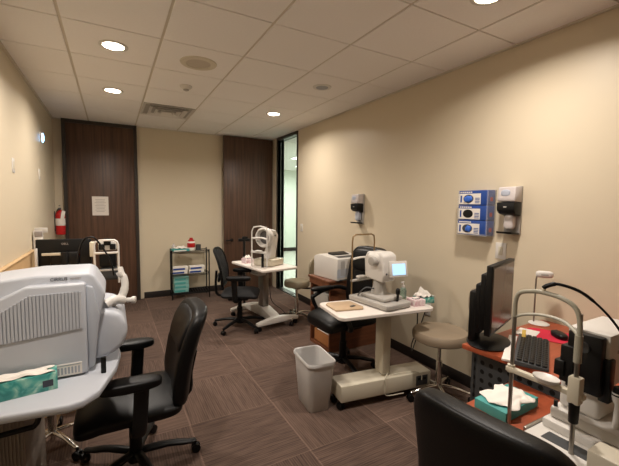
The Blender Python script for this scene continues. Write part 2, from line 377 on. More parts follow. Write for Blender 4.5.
# glove boxes in a wall holder (right wall)
GXF = 2.515
hd = thing('glove_box_holder', 'white wire holder for three glove boxes on right wall', 'holder', (W, 1.858, 1.295))
m = M(); w2 = .136
m.b2((-.003, -w2, 0), (0, w2, .36)); m.b2((-.10, -w2, 0), (0, w2, .004)); m.b2((-.100, -w2, .0), (-.097, w2, .018))
m.b2((-.100, -w2, 0), (0, -w2+.003, .362)); m.b2((-.100, w2-.003, 0), (0, w2, .362)); m.b2((-.100, -w2, .018), (-.097, -w2+.012, .362)); m.b2((-.100, w2-.012, .018), (-.097, w2, .362))
m.build('rack', mat('clear_acrylic', (224, 222, 220), .1, alpha=.12), hd)
nm = ['lowest blue and white box of blue gloves in the wall holder', 'middle blue and white glove box with dark opening in the wall holder', 'topmost blue and white box of bright blue gloves in the wall holder']
for k in range(3):
    g = thing('glove_box', nm[k], 'glove box', (W-.006, 1.858, 1.301+k*.119), 0, 'glove boxes on the right wall')
    M().b2((-.088, -.130, 0), (0, .130, .115), bevel=.002).build('carton', 'blue', g)
    m = M(); m.b2((-.0895, -.068, .006), (-.0875, .128, .090)); m.build('printed_panel', 'paper', g)
    m = M().lathe([(.046, -.001), (.046, .0014), (.002, .0014)], (-.0893, .040, .049), Matrix.Rotation(-PI/2, 4, 'Y'), sy=1.0, sx=.72)
    m.build('opening', 'black' if k == 1 else 'ink', g)
    if k != 1:
        M().pillow((-.0905, .040+(.0 if k == 2 else -.012), .048), (.026, .072 if k == 2 else .05, .05), .8, .8, fn=lambda p: (p.x+.004*math.sin(p.y*160), p.y, p.z+.004*math.sin(p.y*210))).build('glove', 'lblue', g)
    m = M()
    for q in range(6): m.b2((-.0892,   .118-q*.019, .096), (-.0878, .118-q*.019-.014, .106))
    m.build('printed_title', 'paper', g)
    m = M()
    for q in range(4): m.b2((-.0902, -.06, .014+q*.012), (-.0893, -.02, .020+q*.012))
    m.build('printed_text', 'blue', g); M().b2((-.0902, .100, .02), (-.0893, .115, .075)).build('printed_band', 'blue', g)
    M().b2((-.06, -.1312, .03), (-.03, -.1302, .06)).build('side_label', 'red', g)

def dispenser(label, y, z, grp, pouch):
    t = thing('sanitiser_dispenser', label, 'soap dispenser', (W, y, z), 0, grp)
    M().b2((-.018, -.062, 0), (0, .062, .352), bevel=.006).build('back_plate', 'grey', t)
    M().prism([(-.018, .235), (-.105, .240), (-.108, .262), (-.098, .345), (-.018, .352)], 'y', -.066, .066, .008).build('clear_cover', 'clear', t)
    M().pillow((-.1035, .006, .302), (.012, .07, .05), .8, .8).build('badge', 'foam', t)
    m = M(); m.prism([(-.018, .135), (-.085, .150), (-.112, .175), (-.112, .236), (-.018, .236)], 'y', -.067, .067, .008); m.build('pump_housing', 'black', t)
    M().b2((-.114, -.012, .196), (-.110, .012, .206)).build('logo_patch', 'grey', t)
    M().pillow((-.045, 0, .09), (.05, .075, .11), .5, .5).build('refill_pouch', 'foam' if pouch else 'clear', t)
    M().prism([(-.018, 0), (-.11, .006), (-.118, .022), (-.108, .018), (-.018, .016)], 'y', -.058, .058, .003).build('drip_tray', 'black', t)
    return t
dispenser('wall sanitiser dispenser beside the glove boxes, clear top and black pump', 1.580, 1.325, 'wall dispensers', 0)
dispenser('wall sanitiser dispenser above the far side of the printer, with blue pouch', 3.43, 1.310, 'wall dispensers', 1)

# notice on the door
t = thing('paper_notice', 'white paper notice taped to the closed brown door', 'paper', (-.145, D-.047, 1.475))
M().b2((-.105, -.0012, -.14), (.105, 0, .14)).build('sheet', 'paper', t)
m = M()
for k in range(9):
    wd = random.uniform(.05, .085); m.b2((-wd, -.0018, .09-k*.022), (wd, -.0012, .096-k*.022))
m.build('printed_text', 'fink', t)
# fire extinguisher
t = thing('fire_extinguisher', 'red fire extinguisher with white tag on the left wall beside the door', 'fire extinguisher', (-.632, 6.04, 1.07)); t.scale = (.8, .8, 1)
M().lathe([(.06, 0), (.072, .012), (.072, .27), (.06, .31), (.03, .335), (.022, .345)], seg=28).build('cylinder', 'red', t)
M().lathe([(.0726, .13), (.0732, .132), (.0732, .225), (.0726, .227)], seg=28).build('paper_label', 'paper', t)
M().cyl((0, 0, .34), (0, 0, .375), .02).box((-.01, -.01, .362), (.03, .12, .014), bevel=.003).box((0, -.03, .405), (.02, .09, .01), bevel=.003).build('valve_handle', 'dgrey', t)
M().tube([(0, .02, .36), (-.045, .045, .34), (-.065, .05, .25), (-.068, .045, .12), (-.06, .05, .06)], .009, sm=5).build('hose', 'black', t)
M().box((.045, -.065, .27), (.055, .003, .13), rot=(0, .25, .5), bevel=.001).build('inspection_tag', 'paper', t)
M().b2((-.083, -.02, .05), (-.07, .02, .33), bevel=.003).build('wall_bracket', 'dgrey', t)

# ------------------------------------------------------------------ chairs
def caster(parent, x, y, yaw=0, r=.027, name='caster'):
    c = M(); s, q = math.sin(yaw), math.cos(yaw)
    for o in (-.014, .014):
        c.cyl((x+o*q-.007*q, y+o*s-.007*s, r), (x+o*q+.007*q, y+o*s+.007*s, r), r, seg=18, bevel=.003)
    c.cyl((x, y, r), (x, y, r*2+.018), .007); c.box((x, y, r*1.55), (.026, .03, r*1.0), rz=yaw, bevel=.006)
    return c.build(name, 'black', parent)
def star(t, n=5, R=.30, z0=.105, z1=.072, m='black', w=.026, a0=0, thin=False):
    for k in range(n):
        a = a0+2*PI*k/n; c, s = math.cos(a), math.sin(a)
        P = [(c*.02, s*.02, z0), (c*R*.5, s*R*.5, z0-.004), (c*R*.85, s*R*.85, z1+.006), (c*R, s*R, z1)]
        lg = M().tube(P, [w, w*.9, w*.75, w*.6], seg=10, sm=4, flat=.75).build('leg', m, t)
        caster(lg, c*R, s*R, a+PI/2+random.uniform(-.6, .6))
def office_chair(label, loc, rz, sz=.47, bh=.62, bw=.50, top=.98, rec=.16, arms='pad', kind='leather', a0=.3, sd=.50, sw=.51, st=.11, base='black', grp='office chairs', R=.30, armh=.66, btop=0):
    t = thing('office_chair', label, 'office chair', loc, rz, grp)
    mt = 'leather'
    def crown(p): return (p.x, p.y, p.z-.9*p.x*p.x*(.5 if p.z > 0 else 0)+(-.35*max(0, p.y-.12)**1.2))
    M().pillow((0, .02, sz-st/2), (sw, sd, st), .42, .32, fn=crown).build('seat', mt if kind == 'leather' else 'mesh', t)
    M().b2((-.13, -.13, sz-st-.045), (.13, .12, sz-st+.01), bevel=.015).build('seat_mechanism', 'black', t)
    ch = bh; zc = top-ch/2
    def bend(p):
        f = (p.z+ch/2)/ch
        y = p.y+.9*p.x*p.x*.6-.03*math.sin(f*PI)*-1-.0
        x = p.x*(1-btop*f*f)
        return (x, y-rec*(f-.2)*ch*1.0, p.z)
    if kind == 'leather':
        M().pillow((0, -sd/2+.0, zc), (bw, .10, ch), .35, .5, fn=bend, nu=48, nv=28).build('backrest', mt, t)
        def bend2(p): q = bend(Vector((p.x, p.y, p.z+ch/2-.13))); return (q[0], q[1], q[2])
        M().pillow((0, -sd/2+.012, zc), (bw*.86, .115, .22), .55, .5, fn=bend2, nu=40, nv=16).build('headrest_cushion', mt, t)
        M().tube([(0, -.05, sz-st-.01), (0, -sd/2-.02, sz-st), (0, -sd/2-.045, sz+.03), (0, -sd/2-.05-rec*.1, sz+.16)], .022, sm=4, flat=.6).build('back_support', 'black', t)
    else:
        # thin curved mesh panel held in a frame
        m = M(); pts = []
        for k in range(25):
            a = 2*PI*k/24; sx = math.copysign(abs(math.cos(a))**.55, math.cos(a))*bw/2; szz = math.copysign(abs(math.sin(a))**.55, math.sin(a))*ch/2
            q = bend(Vector((sx, 0, szz))); pts.append((q[0], q[1]-sd/2, q[2]+zc))
        m.tube(pts, .016, sm=0, seg=8); m.build('back_frame', 'black', t)
        M().pillow((0, -sd/2, zc), (bw-.01, .018, ch-.01), .35, .5, fn=bend, nu=40, nv=24).build('backrest', 'mesh', t)
        M().pillow((0, -sd/2-.02, zc-ch*.25), (bw*.8, .035, .10), .6, .5, fn=lambda p: bend(Vector((p.x, p.y, p.z-ch*.25))) if 0 else (p.x, p.y+.5*p.x*p.x, p.z)).build('lumbar_band', 'black', t)
        M().tube([(0, -.05, sz-st-.01), (0, -sd/2-.04, sz-st), (0, -sd/2-.07, sz+.05), (0, -sd/2-.06, sz+.22)], .025, sm=4, flat=.6).build('back_support', 'black', t)
    hw = sw/2+.02
    for s in (-1, 1):
        if arms == 'pad':
            ar = M().tube([(s*.12, 0, sz-st-.02), (s*hw, -.01, sz-st-.015), (s*(hw+.015), -.02, sz-.02), (s*(hw+.01), -.03, armh-.03)], .036, sm=4, flat=.5, seg=12).build('arm', 'black', t)
            M().pillow((s*(hw+.005), .02, armh-.012), (.105, .29, .055), .5, .75).build('arm_pad', mt, ar)
        elif arms == 'loop':
            ar = M().tube([(s*.15, .06, sz-st-.01), (s*hw, .10, sz-st+.02), (s*(hw+.02), .17, sz+.04), (s*(hw+.02), .15, armh-.05), (s*(hw+.02), .02, armh), (s*(hw+.01), -.14, armh+.01), (s*(hw-.03), -sd/2-.01, armh-.05)], .022, sm=5, flat=.8, seg=12).build('arm', 'black', t)
            M().pillow((s*(hw+.02), .06, armh+.012), (.075, .26, .045), .6, .7).build('arm_pad', mt, ar)
    M().cyl((0, 0, .10), (0, 0, sz-st-.03), .025).cyl((0, 0, .10), (0, 0, .26), .034).cyl((0, 0, .06), (0, 0, .125), .045, .038).build('gas_column', 'black', t)
    star(t, 5, R, m=base, a0=a0)
    return t
# local +Y is the way the chair faces
def yaw(dx, dy): return math.atan2(-dx, dy)
office_chair('black leather office chair with padded arms at the left table', (.085, 2.17, 0), yaw(-1, .03), sz=.485, top=.93, bh=.52, rec=.24, a0=-1.57+.0, R=.33, armh=.645, st=.105, sd=.52)
office_chair('black leather chair seen from behind in the lower right corner', (1.13, .605, 0), yaw(1, .12), sz=.47, top=.975, bh=.55, bw=.46, rec=.12, arms='', a0=.2)
office_chair('black leather chair parked behind the near instrument table', (1.855, 2.675, 0), yaw(-1, 0), sz=.575, top=1.13, bh=.66, rec=.12, arms='loop', a0=.5, sw=.48, sd=.54, st=.13, armh=.695, base='black')
office_chair('black mesh-back office chair in front of the far instrument table', (1.355, 4.20, 0), yaw(.90, -.42), sz=.49, top=.985, bh=.46, bw=.46, rec=.2, kind='mesh', sd=.44, a0=.75, armh=.68, st=.08, R=.32)

def stool(label, loc, seat, r=.19, z=.52, back=None, a0=0, m='chrome'):
    t = thing('rolling_stool', label, 'stool', loc, 0, 'rolling stools')
    M().lathe([(.01, -.004), (r*.9, 0), (r*.985, .012), (r, .035), (r*.985, .062), (r*.93, .078), (.01, .084)], (0, 0, z-.084), seg=40).build('seat', seat, t)
    M().cyl((0, 0, .10), (0, 0, z-.08), .014).cyl((0, 0, .08), (0, 0, .30), .024).cyl((0, 0, z-.12), (0, 0, z-.082), .05, .07).build('column', 'chrome', t)
    star(t, 5, .25, .10, .07, m, .017, a0)
    if back:
        a, bz, bw_ = back; c, s = math.cos(a), math.sin(a)
        M().tube([(0, 0, z-.10), (c*(r+.02), s*(r+.02), z-.10), (c*(r+.065), s*(r+.065), z-.02), (c*(r+.06), s*(r+.06), bz)], .012, sm=5).build('back_support', 'black', t)
        M().pillow((c*(r+.045), s*(r+.045), bz), (.05, bw_, .26), .7, .6, fn=lambda p: (p.x-.8*p.y*p.y, p.y, p.z), rot=(0, 0, a)).build('backrest', seat, t)
    return t
stool('taupe vinyl rolling stool with backrest between the near table and cherry desk', (2.25, 1.90, 0), 'tan', .215, .555, (math.radians(-42), .76, .32), .4)
stool('olive taupe rolling stool with backrest beside the printer cabinet', (2.11, 4.13, 0), 'olive', .17, .54, (math.radians(-40), .70, .30), .2)
stool('dark seated stool with chrome legs tucked under the left table', (-.36, 2.62, 0), 'leather', .17, .55, None, .3)

# ------------------------------------------------------------------ wastebasket
t = thing('wastebasket', 'light grey rectangular plastic wastebasket beside the near instrument table', 'wastebasket', (1.32, 2.285, 0), math.radians(-6))
def rrect(w, d, r, z, n=6):
    o = []
    for cx, cy, a0 in ((w/2-r, d/2-r, 0), (-w/2+r, d/2-r, PI/2), (-w/2+r, -d/2+r, PI), (w/2-r, -d/2+r, 1.5*PI)):
        for k in range(n+1): a = a0+PI/2*k/n; o.append((cx+r*math.cos(a), cy+r*math.sin(a), z))
    return o
def loftr(rings, cap0=True, cap1=True):
    m = M(); V = [[m.b.verts.new(p) for p in r] for r in rings]; n = len(V[0])
    for A, B in zip(V, V[1:]):
        for k in range(n): m.b.faces.new((A[k], A[(k+1) % n], B[(k+1) % n], B[k]))
    if cap0: m.b.faces.new(V[0][::-1])
    if cap1: m.b.faces.new(V[-1])
    return m
loftr([rrect(.155, .24, .03, 0), rrect(.165, .25, .035, .006), rrect(.215, .335, .045, .375), rrect(.211, .331, .043, .375), rrect(.145, .245, .033, .012), rrect(.02, .03, .005, .011)]).build('bucket', 'bin', t)
loftr([rrect(.215, .335, .045, .362), rrect(.231, .352, .05, .362), rrect(.233, .354, .05, .378), rrect(.225, .346, .048, .386), rrect(.211, .331, .043, .38), rrect(.2135, .333, .043, .362)], False, False).build('rim', 'bin', t)

# ------------------------------------------------------------------ near instrument table
NT = math.radians(-8)
t = thing('instrument_table', 'white motorised instrument table with cream pedestal by the right wall', 'table', (1.785, 2.135, 0), NT, 'instrument tables')
loftr([rrect(.80, .41, .045, .722), rrect(.81, .42, .05, .727), rrect(.81, .42, .05, .745), rrect(.80, .41, .045, .75)]).build('tabletop', 'top', t)
M().b2((-.20, -.12, .69), (.28, .12, .722), bevel=.006).build('top_support', 'dgrey', t)
M().box((.075, .0, .45), (.074, .12, .50), bevel=.014).build('column', 'cream', t)
M().box((.075, 0, .71), (.095, .14, .03), bevel=.01).build('column_collar', 'black', t)
bs = M().b2((-.335, -.10, .065), (.475, .09, .192), bevel=.010).build('pedestal_base', 'cream', t)
M().b2((.33, -.1025, .085), (.44, -.100, .165)).build('switch_panel', 'dgrey', bs)
m = M()
for k in range(3): m.b2((.345+k*.03, -.105, .13), (.365+k*.03, -.1025, .15))
m.build('socket', 'black', bs)
for x, y in ((-.32, -.06), (-.32, .06), (.44, -.06), (.44, .06)): caster(t, x, y, .3, .026)
M().tube([(.075, -.075, .22), (.02, -.125, .205), (.03, -.12, .15), (.04, -.118, .07), (.2, -.118, .06)], .004, sm=5).tube([(.13, -.075, .205), (.30, -.09, .205), (.36, -.118, .19), (.37, -.118, .14)], .004, sm=5).build('power_cord', 'cream', t)
# autorefractor
Z = .75
t = thing('autorefractor', 'white tabletop eye instrument with lit blue screen and tall chinrest frame', 'medical instrument', (1.85, 2.165, Z), math.radians(-84))
# local -x is the patient's side, +x the operator's
M().prism([(-.21, -.145), (.20, -.145), (.22, -.12), (.22, .10), (.20, .13), (-.21, .13)], 'z', .006, .045, .008).build('base_tray', 'grey', t)
M().b2((-.12, -.10, .045), (.14, .11, .075), bevel=.012).build('sliding_carriage', 'grey', t)
M().lathe([(.07, 0), (.062, .03), (.05, .06), (.045, .13)], (-.02, .01, .073)).build('turret', 'grey', t)
hdo = M().prism([(-.12, .20), (.07, .18), (.09, .24), (.085, .39), (.04, .415), (-.10, .41), (-.13, .36)], 'y', -.06, .09, .018, 3).build('head_housing', 'white', t)
M().cyl((.0, -.055, .345), (.0, -.11, .345), .040, .034, bevel=.006).build('side_dial', 'grey', hdo)
M().pillow((-.02, 0, .36), (.16, .17, .10), .7, .7).build('head_cowl', 'white', hdo)
M().cyl((.085, -.03, .25), (.093, -.03, .25), .007).build('button', 'dgrey', hdo)
sc = M().box((.115, .07, .285), (.022, .165, .125), rot=(0, math.radians(-10), -.25), bevel=.008).build('display', 'white', t)
M().box((.1277, .0675, .285), (.002, .118, .086), rot=(0, math.radians(-10), -.25)).build('screen', 'screen', sc)
M().tube([(.16, .02, .05), (.16, .025, .09), (.16, .025, .11)], .010).pillow((.16, .025, .122), (.034, .034, .055), .8, 1).build('joystick', 'black', t)
cro = M().tube([(-.20, -.125, .0), (-.20, -.125, .20), (-.20, -.125, .48), (-.20, -.118, .52), (-.20, -.09, .535), (-.20, .09, .535), (-.20, .118, .52), (-.20, .125, .48), (-.20, .125, .20), (-.20, .125, 0)], .0065).build('chinrest_frame', 'brass', t)
M().tube([(-.20, -.125, .335), (-.225, 0, .34), (-.20, .125, .335)], .012, sm=4, flat=.8).build('forehead_band', 'white', cro)
M().b2((-.215, -.13, .15), (-.185, .13, .168), bevel=.006).build('chin_bar', 'grey', cro)
M().pillow((-.22, 0, .178), (.06, .10, .02), .6, .8).build('chin_cup', 'white', cro)
M().tube([(-.15, -.10, .045), (-.08, -.13, .10), (-.05, -.10, .13), (-.02, -.05, .12)], .005, sm=5).build('cable', 'dgrey', t)
# things on the near table
tb = thing('tan_tray', 'flat tan board with grey clip lying on the near white table', 'tray', (1.535, 2.205, Z), math.radians(-8))
M().prism([(-.115, -.10), (.10, -.115), (.125, -.07), (.10, .10), (-.09, .11), (-.12, .08)], 'z', 0, .014, .005).build('board', 'tanboard', tb)
M().box((.045, -.05, .016), (.045, .022, .008), rz=.3, bevel=.003).build('clip', 'dgrey', tb)
p = thing('pump_bottle', 'clear sanitiser pump bottle on the near white table', 'bottle', (2.10, 2.17, Z))
M().lathe([(.026, 0), (.029, .004), (.029, .075), (.022, .095), (.011, .102)], seg=24).build('bottle_body', 'gel', p)
M().cyl((0, 0, .10), (0, 0, .12), .013).cyl((0, 0, .12), (0, 0, .14), .005).box((-.012, -.004, .145), (.042, .014, .012), rz=.3, bevel=.003).build('pump_head', 'white', p)
def tissue_puff(parent, w, d, h, seed, name='tissue', lean=(0, 0)):
    random.seed(seed); ph = [random.uniform(0, 6) for _ in range(6)]
    m = M(); N = 14; V = []
    for i in range(N+1):
        row = []
        for j in range(N+1):
            u, v = i/N*2-1, j/N*2-1; r = min(1, math.hypot(u, v))
            z = h*(1-r**1.3*.85)*(.75+.25*math.sin(3*u+ph[0])*math.cos(4*v+ph[1]))+min(1, h/.05)*(.008*math.sin(9*u+ph[2])+.006*math.sin(11*v+ph[3]))
            row.append(m.b.verts.new((u*w/2*(1+.15*math.sin(4*v+ph[4]))+lean[0]*(1-r), v*d/2*(1+.15*math.sin(5*u+ph[5]))+lean[1]*(1-r), max(.0008, z))))
        V.append(row)
    for i in range(N):
        for j in range(N): m.b.faces.new((V[i][j], V[i+1][j], V[i+1][j+1], V[i][j+1]))
    o = m.build(name, 'tissue', parent, ang=60)
    sd = o.modifiers.new('thickness', 'SOLIDIFY'); sd.thickness = .0012; sd.offset = 1
    return o
def tissue_box(label, loc, rz, size, mt, puff, lean=(0, 0), seed=3, top='teal2', grp='tissue boxes'):
    t = thing('tissue_box', label, 'tissue box', loc, rz, grp); w, d, h = size
    M().b2((-w/2, -d/2, 0), (w/2, d/2, h), bevel=.0015).build('carton', mt, t)
    M().lathe([(1, 0), (1, .0008), (.02, .0008)], (0, 0, h), sx=w*.33, sy=d*.25).build('opening', 'ink', t)
    o = tissue_puff(t, puff[0], puff[1], puff[2], seed, lean=lean); o.location = (0, 0, h+.0015)
    return t
tissue_box('teal patterned tissue box at the right end of the near white table', (2.195, 2.035, Z), math.radians(-12), (.13, .105, .045), 'teal', (.14, .10, .075), (-.03, 0), 4)
tissue_box('low pink and white tissue box beside the teal one on near white table', (2.075, 2.00, Z), math.radians(-8), (.105, .10, .05), 'pink', (.05, .03, .012), (0, 0), 9)
# wires hanging beneath
tag(M().tube([(2.20, 2.10, .72), (2.22, 2.12, .5), (2.30, 2.25, .3), (2.42, 2.35, .2), (2.56, 2.36, .5), (2.59, 2.36, .53)], .005, sm=6).build('power_cable', 'black'), 'black power cable hanging from the near white table to the outlet', 'cable')

# ------------------------------------------------------------------ printer on a brown cabinet
t = thing('printer_cabinet', 'brown wooden open cabinet against right wall carrying the printer', 'cabinet', (2.24, 3.25, 0), 0)
M().b2((-.345, -.245, .73), (.34, .19, .755), bevel=.003).build('top', 'brown', t)
M().b2((-.32, -.235, .0), (.34, -.215, .73)).build('side_panel', 'brown', t); M().b2((-.32, .15, .0), (.34, .17, .73)).build('side_panel', 'brown', t)
M().b2((.32, -.215, .0), (.34, .15, .73)).build('back_panel', 'brown', t); M().b2((-.32, -.215, .40), (.32, .15, .42)).build('shelf', 'brown', t)
M().b2((-.32, -.215, .0), (.32, .15, .03)).build('shelf', 'brown', t)
M().b2((-.335, -.235, .67), (-.32, .17, .73)).build('apron', 'brown', t)
g = M().b2((-.14, -.15, 0), (.14, .15, .17), bevel=.003).build('storage_box', 'grey'); tag(g, 'pale grey box on the middle shelf of the brown printer cabinet', 'box', loc=(2.07, 3.22, .42))
g = thing('cardboard_box', 'open brown cardboard box with papers at foot of the printer cabinet', 'box', (2.07, 3.21, .03), .0)
m = M(); m.b2((-.12, -.16, 0), (.12, .16, .006)); m.b2((-.12, -.16, 0), (-.114, .16, .13)); m.b2((.114, -.16, 0), (.12, .16, .13)); m.b2((-.114, -.16, 0), (.114, -.154, .13)); m.b2((-.114, .154, 0), (.114, .16, .13))
m.build('carton', 'card', g); M().b2((-.105, -.15, .006), (.105, .15, .12)).build('papers', 'paper', g)
t = thing('laser_printer', 'white laser printer with black output tray on the brown cabinet', 'printer', (2.155, 3.20, .755), math.radians(6))
m = M(); m.prism([(-.205, 0), (.205, 0), (.205, .215), (.12, .245), (-.205, .225)], 'x', -.20, .20, .012); o = m.build('body', 'white', t)
M().b2((-.20, -.2065, .03), (-.03, -.204, .12)).build('front_panel', 'cool', t)
M().b2((-.17, -.2085, .0), (.20, -.203, .012)).build('bottom_gap', 'dgrey', t)
M().prism([(-.14, -.155), (.15, -.155), (.13, .10), (-.12, .10)], 'z', .228, .2335).build('output_tray', 'dgrey', t)
M().box((-.0, .02, .242), (.22, .10, .02), rot=(.22, 0, 0), bevel=.004).build('paper_stop', 'black', t)
m = M()
for k in range(7): m.b2((-.155+k*.008, -.2075, .05), (-.152+k*.008, -.2055, .20))
m.build('side_vent', 'grey', t)
M().cyl((.12, -.2045, .06), (.12, -.2065, .06), .028).build('badge', 'grey', t)

# ------------------------------------------------------------------ far instrument table
t = thing('instrument_table', 'white instrument table on splayed grey legs near the glass opening', 'table', (1.715, 4.32, 0), math.radians(-81), 'instrument tables')
# local x = away-to-near long side, local y = across
loftr([rrect(.85, .50, .03, .722), rrect(.86, .51, .035, .727), rrect(.86, .51, .035, .745), rrect(.85, .50, .03, .75)]).build('tabletop', 'top', t)
M().box((0, 0, .45), (.12, .09, .54), bevel=.01).build('column', 'steel', t)
M().b2((-.22, -.10, .695), (.22, .10, .722), bevel=.004).build('top_support', 'dgrey', t)
M().b2((-.10, -.14, .62), (.10, -.02, .69), bevel=.008).build('control_box', 'white', t)
M().prism([(-.40, .08), (.36, .08), (.36, .115), (.06, .20), (-.06, .20), (-.40, .125)], 'y', -.07, .07, .012).build('spine', 'white', t)
for sx, (a, b) in ((.34, (-.29, .30)), (-.40, (-.27, .27))):
    lg = M().prism([(a, .065), (b, .065), (b, .105), (.08, .14), (-.08, .14), (a, .10)], 'x', sx-.035, sx+.035, .010).build('foot', 'white', t)
    for yy in (a+.03, b-.03): caster(lg, sx, yy, .2, .026)
tag(M().tube([(1.72, 4.12, .60), (1.70, 4.02, .35), (1.83, 3.98, .215), (2.02, 4.2, .03), (2.08, 4.40, .006)], .004, sm=6).build('power_cable', 'black'), 'thin black cable trailing from the far instrument table', 'cable')
t = thing('corneal_topographer', 'white eye instrument with ring-shaped bowl and curved arm on the far table', 'medical instrument', (1.70, 4.20, Z), math.radians(30))
M().b2((-.08, -.14, .004), (.20, .14, .085), bevel=.012).build('base', 'cream', t)
M().prism([(-.01, .08), (.13, .08), (.165, .20), (.20, .38), (.14, .45), (.03, .465), (.06, .40), (.075, .30), (.03, .18)], 'y', -.055, .055, .020, 3).build('curved_arm', 'white', t)
RY = Matrix.Rotation(-PI/2, 4, 'Y')
M().lathe([(.118, -.01), (.125, .02), (.125, .055), (.115, .07), (.098, .07), (.092, .05), (.085, .035), (.08, -.005)], (.0, 0, .36), RY, seg=36).build('ring_housing', 'white', t)
M().lathe([(.087, .018), (.06, .0), (.03, -.004), (.004, -.004)], (.0, 0, .36), RY, seg=36).build('ring_bowl', mat('ringed_bowl', (86, 84, 84), .3), t)
M().cyl((.12, -.056, .38), (.12, -.062, .38), .010).build('button', 'black', t)
cr = M().tube([(-.13, -.12, .0), (-.13, -.12, .44), (-.12, -.10, .49), (-.11, 0, .505), (-.12, .10, .49), (-.13, .12, .44), (-.13, .12, 0)], .009).build('chinrest_frame', 'white', t)
M().tube([(-.13, -.12, .35), (-.10, 0, .36), (-.13, .12, .35)], .012, sm=4).build('forehead_band', 'white', cr)
M().b2((-.15, -.125, .17), (-.11, .125, .195), bevel=.006).pillow((-.14, 0, .20), (.06, .10, .02), .6, .8).build('chin_bar', 'white', cr)
M().cyl((-.13, -.05, 0), (-.13, -.05, .17), .016).build('chin_post', 'black', cr)
g = tissue_box('small white tissue box at the back of the far white table', (1.56, 4.50, Z), .2, (.12, .11, .06), 'pink', (.09, .07, .05), (0, 0), 5)
# black T-shaped stand
t = thing('equipment_stand', 'slim black T-shaped stand in front of the open brown door', 'stand', (1.70, 5.05, 0))
M().lathe([(.13, 0), (.13, .012), (.03, .03), (.018, .04)], seg=28).build('base', 'black', t)
M().cyl((0, 0, .03), (0, 0, 1.0), .019).build('pole', 'black', t)
M().box((.0, 0, 1.0), (.17, .04, .045), rz=-.3, bevel=.008).box((.01, 0, 1.03), (.08, .05, .04), bevel=.01).build('crossbar', 'black', t)

# ------------------------------------------------------------------ wire rack
t = thing('wire_rack', 'small three-shelf black wire rack against the far wall', 'shelf', (1.095, 6.0, 0), math.radians(-4))
rw, rd = .285, .145
for x in (-rw, rw):
    for y in (-rd, rd): M().cyl((x, y, 0), (x, y, .79), .010, seg=10).build('post', 'black', t)
for z in (.10, .40, .765):
    m = M()
    for y in (-rd, rd): m.cyl((-rw, y, z), (rw, y, z), .006, seg=8).cyl((-rw, y, z-.02), (rw, y, z-.02), .004, seg=8)
    for x in (-rw, rw): m.cyl((x, -rd, z), (x, rd, z), .006, seg=8)
    for k in range(15): x = -rw+2*rw*k/14; m.cyl((x, -rd, z), (x, rd, z), .0028, seg=6)
    m.build('shelf', 'black', t)
def carton(name, label, loc, size, mt, rz=0, band=None, grp=None, cat='box'):
    t = thing(name, label, cat, loc, rz, grp); w, d, h = size
    M().b2((-w/2, -d/2, 0), (w/2, d/2, h), bevel=.0015).build('carton', mt, t)
    if band: M().b2((-w/2+.006, -d/2-.001, h*.12), (w/2-.05, -d/2, h*.62)).build('printed_panel', band, t)
    return t
zt = .767
b = thing('supply_bottle', 'white bottle with red label and red cap on top of wire rack', 'bottle', (1.115, 5.97, zt+.002))
M().lathe([(.055, 0), (.062, .006), (.062, .13), (.05, .155), (.028, .165)], seg=24).build('bottle_body', 'paper', b)
M().lathe([(.0625, .05), (.0632, .052), (.0632, .12), (.0625, .122)], seg=24).build('red_label', 'red', b)
M().lathe([(.055, .15), (.05, .165), (.032, .175), (.03, .185)], seg=24).cyl((0, 0, .165), (0, 0, .205), .026).build('cap', 'red', b)
tag(M().lathe([(.036, 0), (.04, .004), (.042, .09), (.037, .092), (.034, .01), (.005, .01)]).build('supply_cup', 'dgrey'), 'dark grey cup beside the red-capped bottle on wire rack', 'cup', loc=(1.225, 5.96, zt+.002))
g = carton('supply_packet', 'flat teal and white packet on the top shelf of wire rack', (.94, 5.96, zt+.002), (.25, .18, .035), 'teal2', .1, 'paper', cat='packet')
g2 = tissue_puff(None, .2, .12, .05, 12, 'paper_wrapper'); tag(g2, 'crumpled white wrapper lying on the teal packet on wire rack', 'wrapper', loc=(.95, 5.96, zt+.041))
tag(M().lathe([(.025, 0), (.03, .004), (.03, .07), (.022, .09), (.01, .095), (.01, .115)]).build('small_bottle', 'clear'), 'small pale bottle at the left end of wire rack top', 'bottle', loc=(.855, 6.04, zt+.002))
for k, (x, z, lb) in enumerate(((.925, 0, 'lower left'), (.925, .058, 'upper left'), (1.185, 0, 'lower right'), (1.185, .058, 'upper right'))):
    carton('glove_carton', 'blue and white supply box on rack middle shelf, '+lb+' of four', (x+(.01 if z else 0), 5.97, .403+z), (.235, .12, .055), 'paper', .03*(k-1), 'blue', 'blue and white boxes on the middle shelf')
for k in range(4):
    carton('wipes_carton', 'teal box at left of bottom rack shelf, '+['lowest', 'second from bottom', 'third from bottom', 'topmost'][k]+' of its stack', (.945+.006*(k % 2), 5.98, .107+k*.063), (.22, .16, .06), 'palet', .02*((k*7) % 3-1), 'teal2', 'teal boxes on the bottom shelf')

# ------------------------------------------------------------------ left table and the big scanner
t = thing('instrument_table', 'pale grey table under the large scanner at left edge', 'table', (0, 0, 0), 0, 'instrument tables')
poly = [(-.69, 1.665), (-.36, 1.61), (-.17, 1.585), (-.12, 1.60), (-.065, 1.66), (.0, 1.88), (.022, 2.05), (.0, 2.30), (-.06, 2.42), (-.69, 2.42)]
M().prism(poly, 'z', .715, .75, .010, 3).build('tabletop', 'cool', t)
pd = M().b2((-.69, 1.90, .01), (-.36, 2.38, .715), bevel=.006).build('side_pedestal', 'ribs', t)
m = M()
for k in range(26): m.b2((-.685+k*.0125, 1.895, .02), (-.680+k*.0125, 1.901, .70))
m.build('ribbing', 'ribs', pd)
M().tube([(-.66, 1.74, .60), (-.35, 1.765, .60), (-.30, 1.77, .605), (-.285, 1.77, .65), (-.275, 1.77, .715)], .011, sm=4).build('handle_bar', 'black', t)

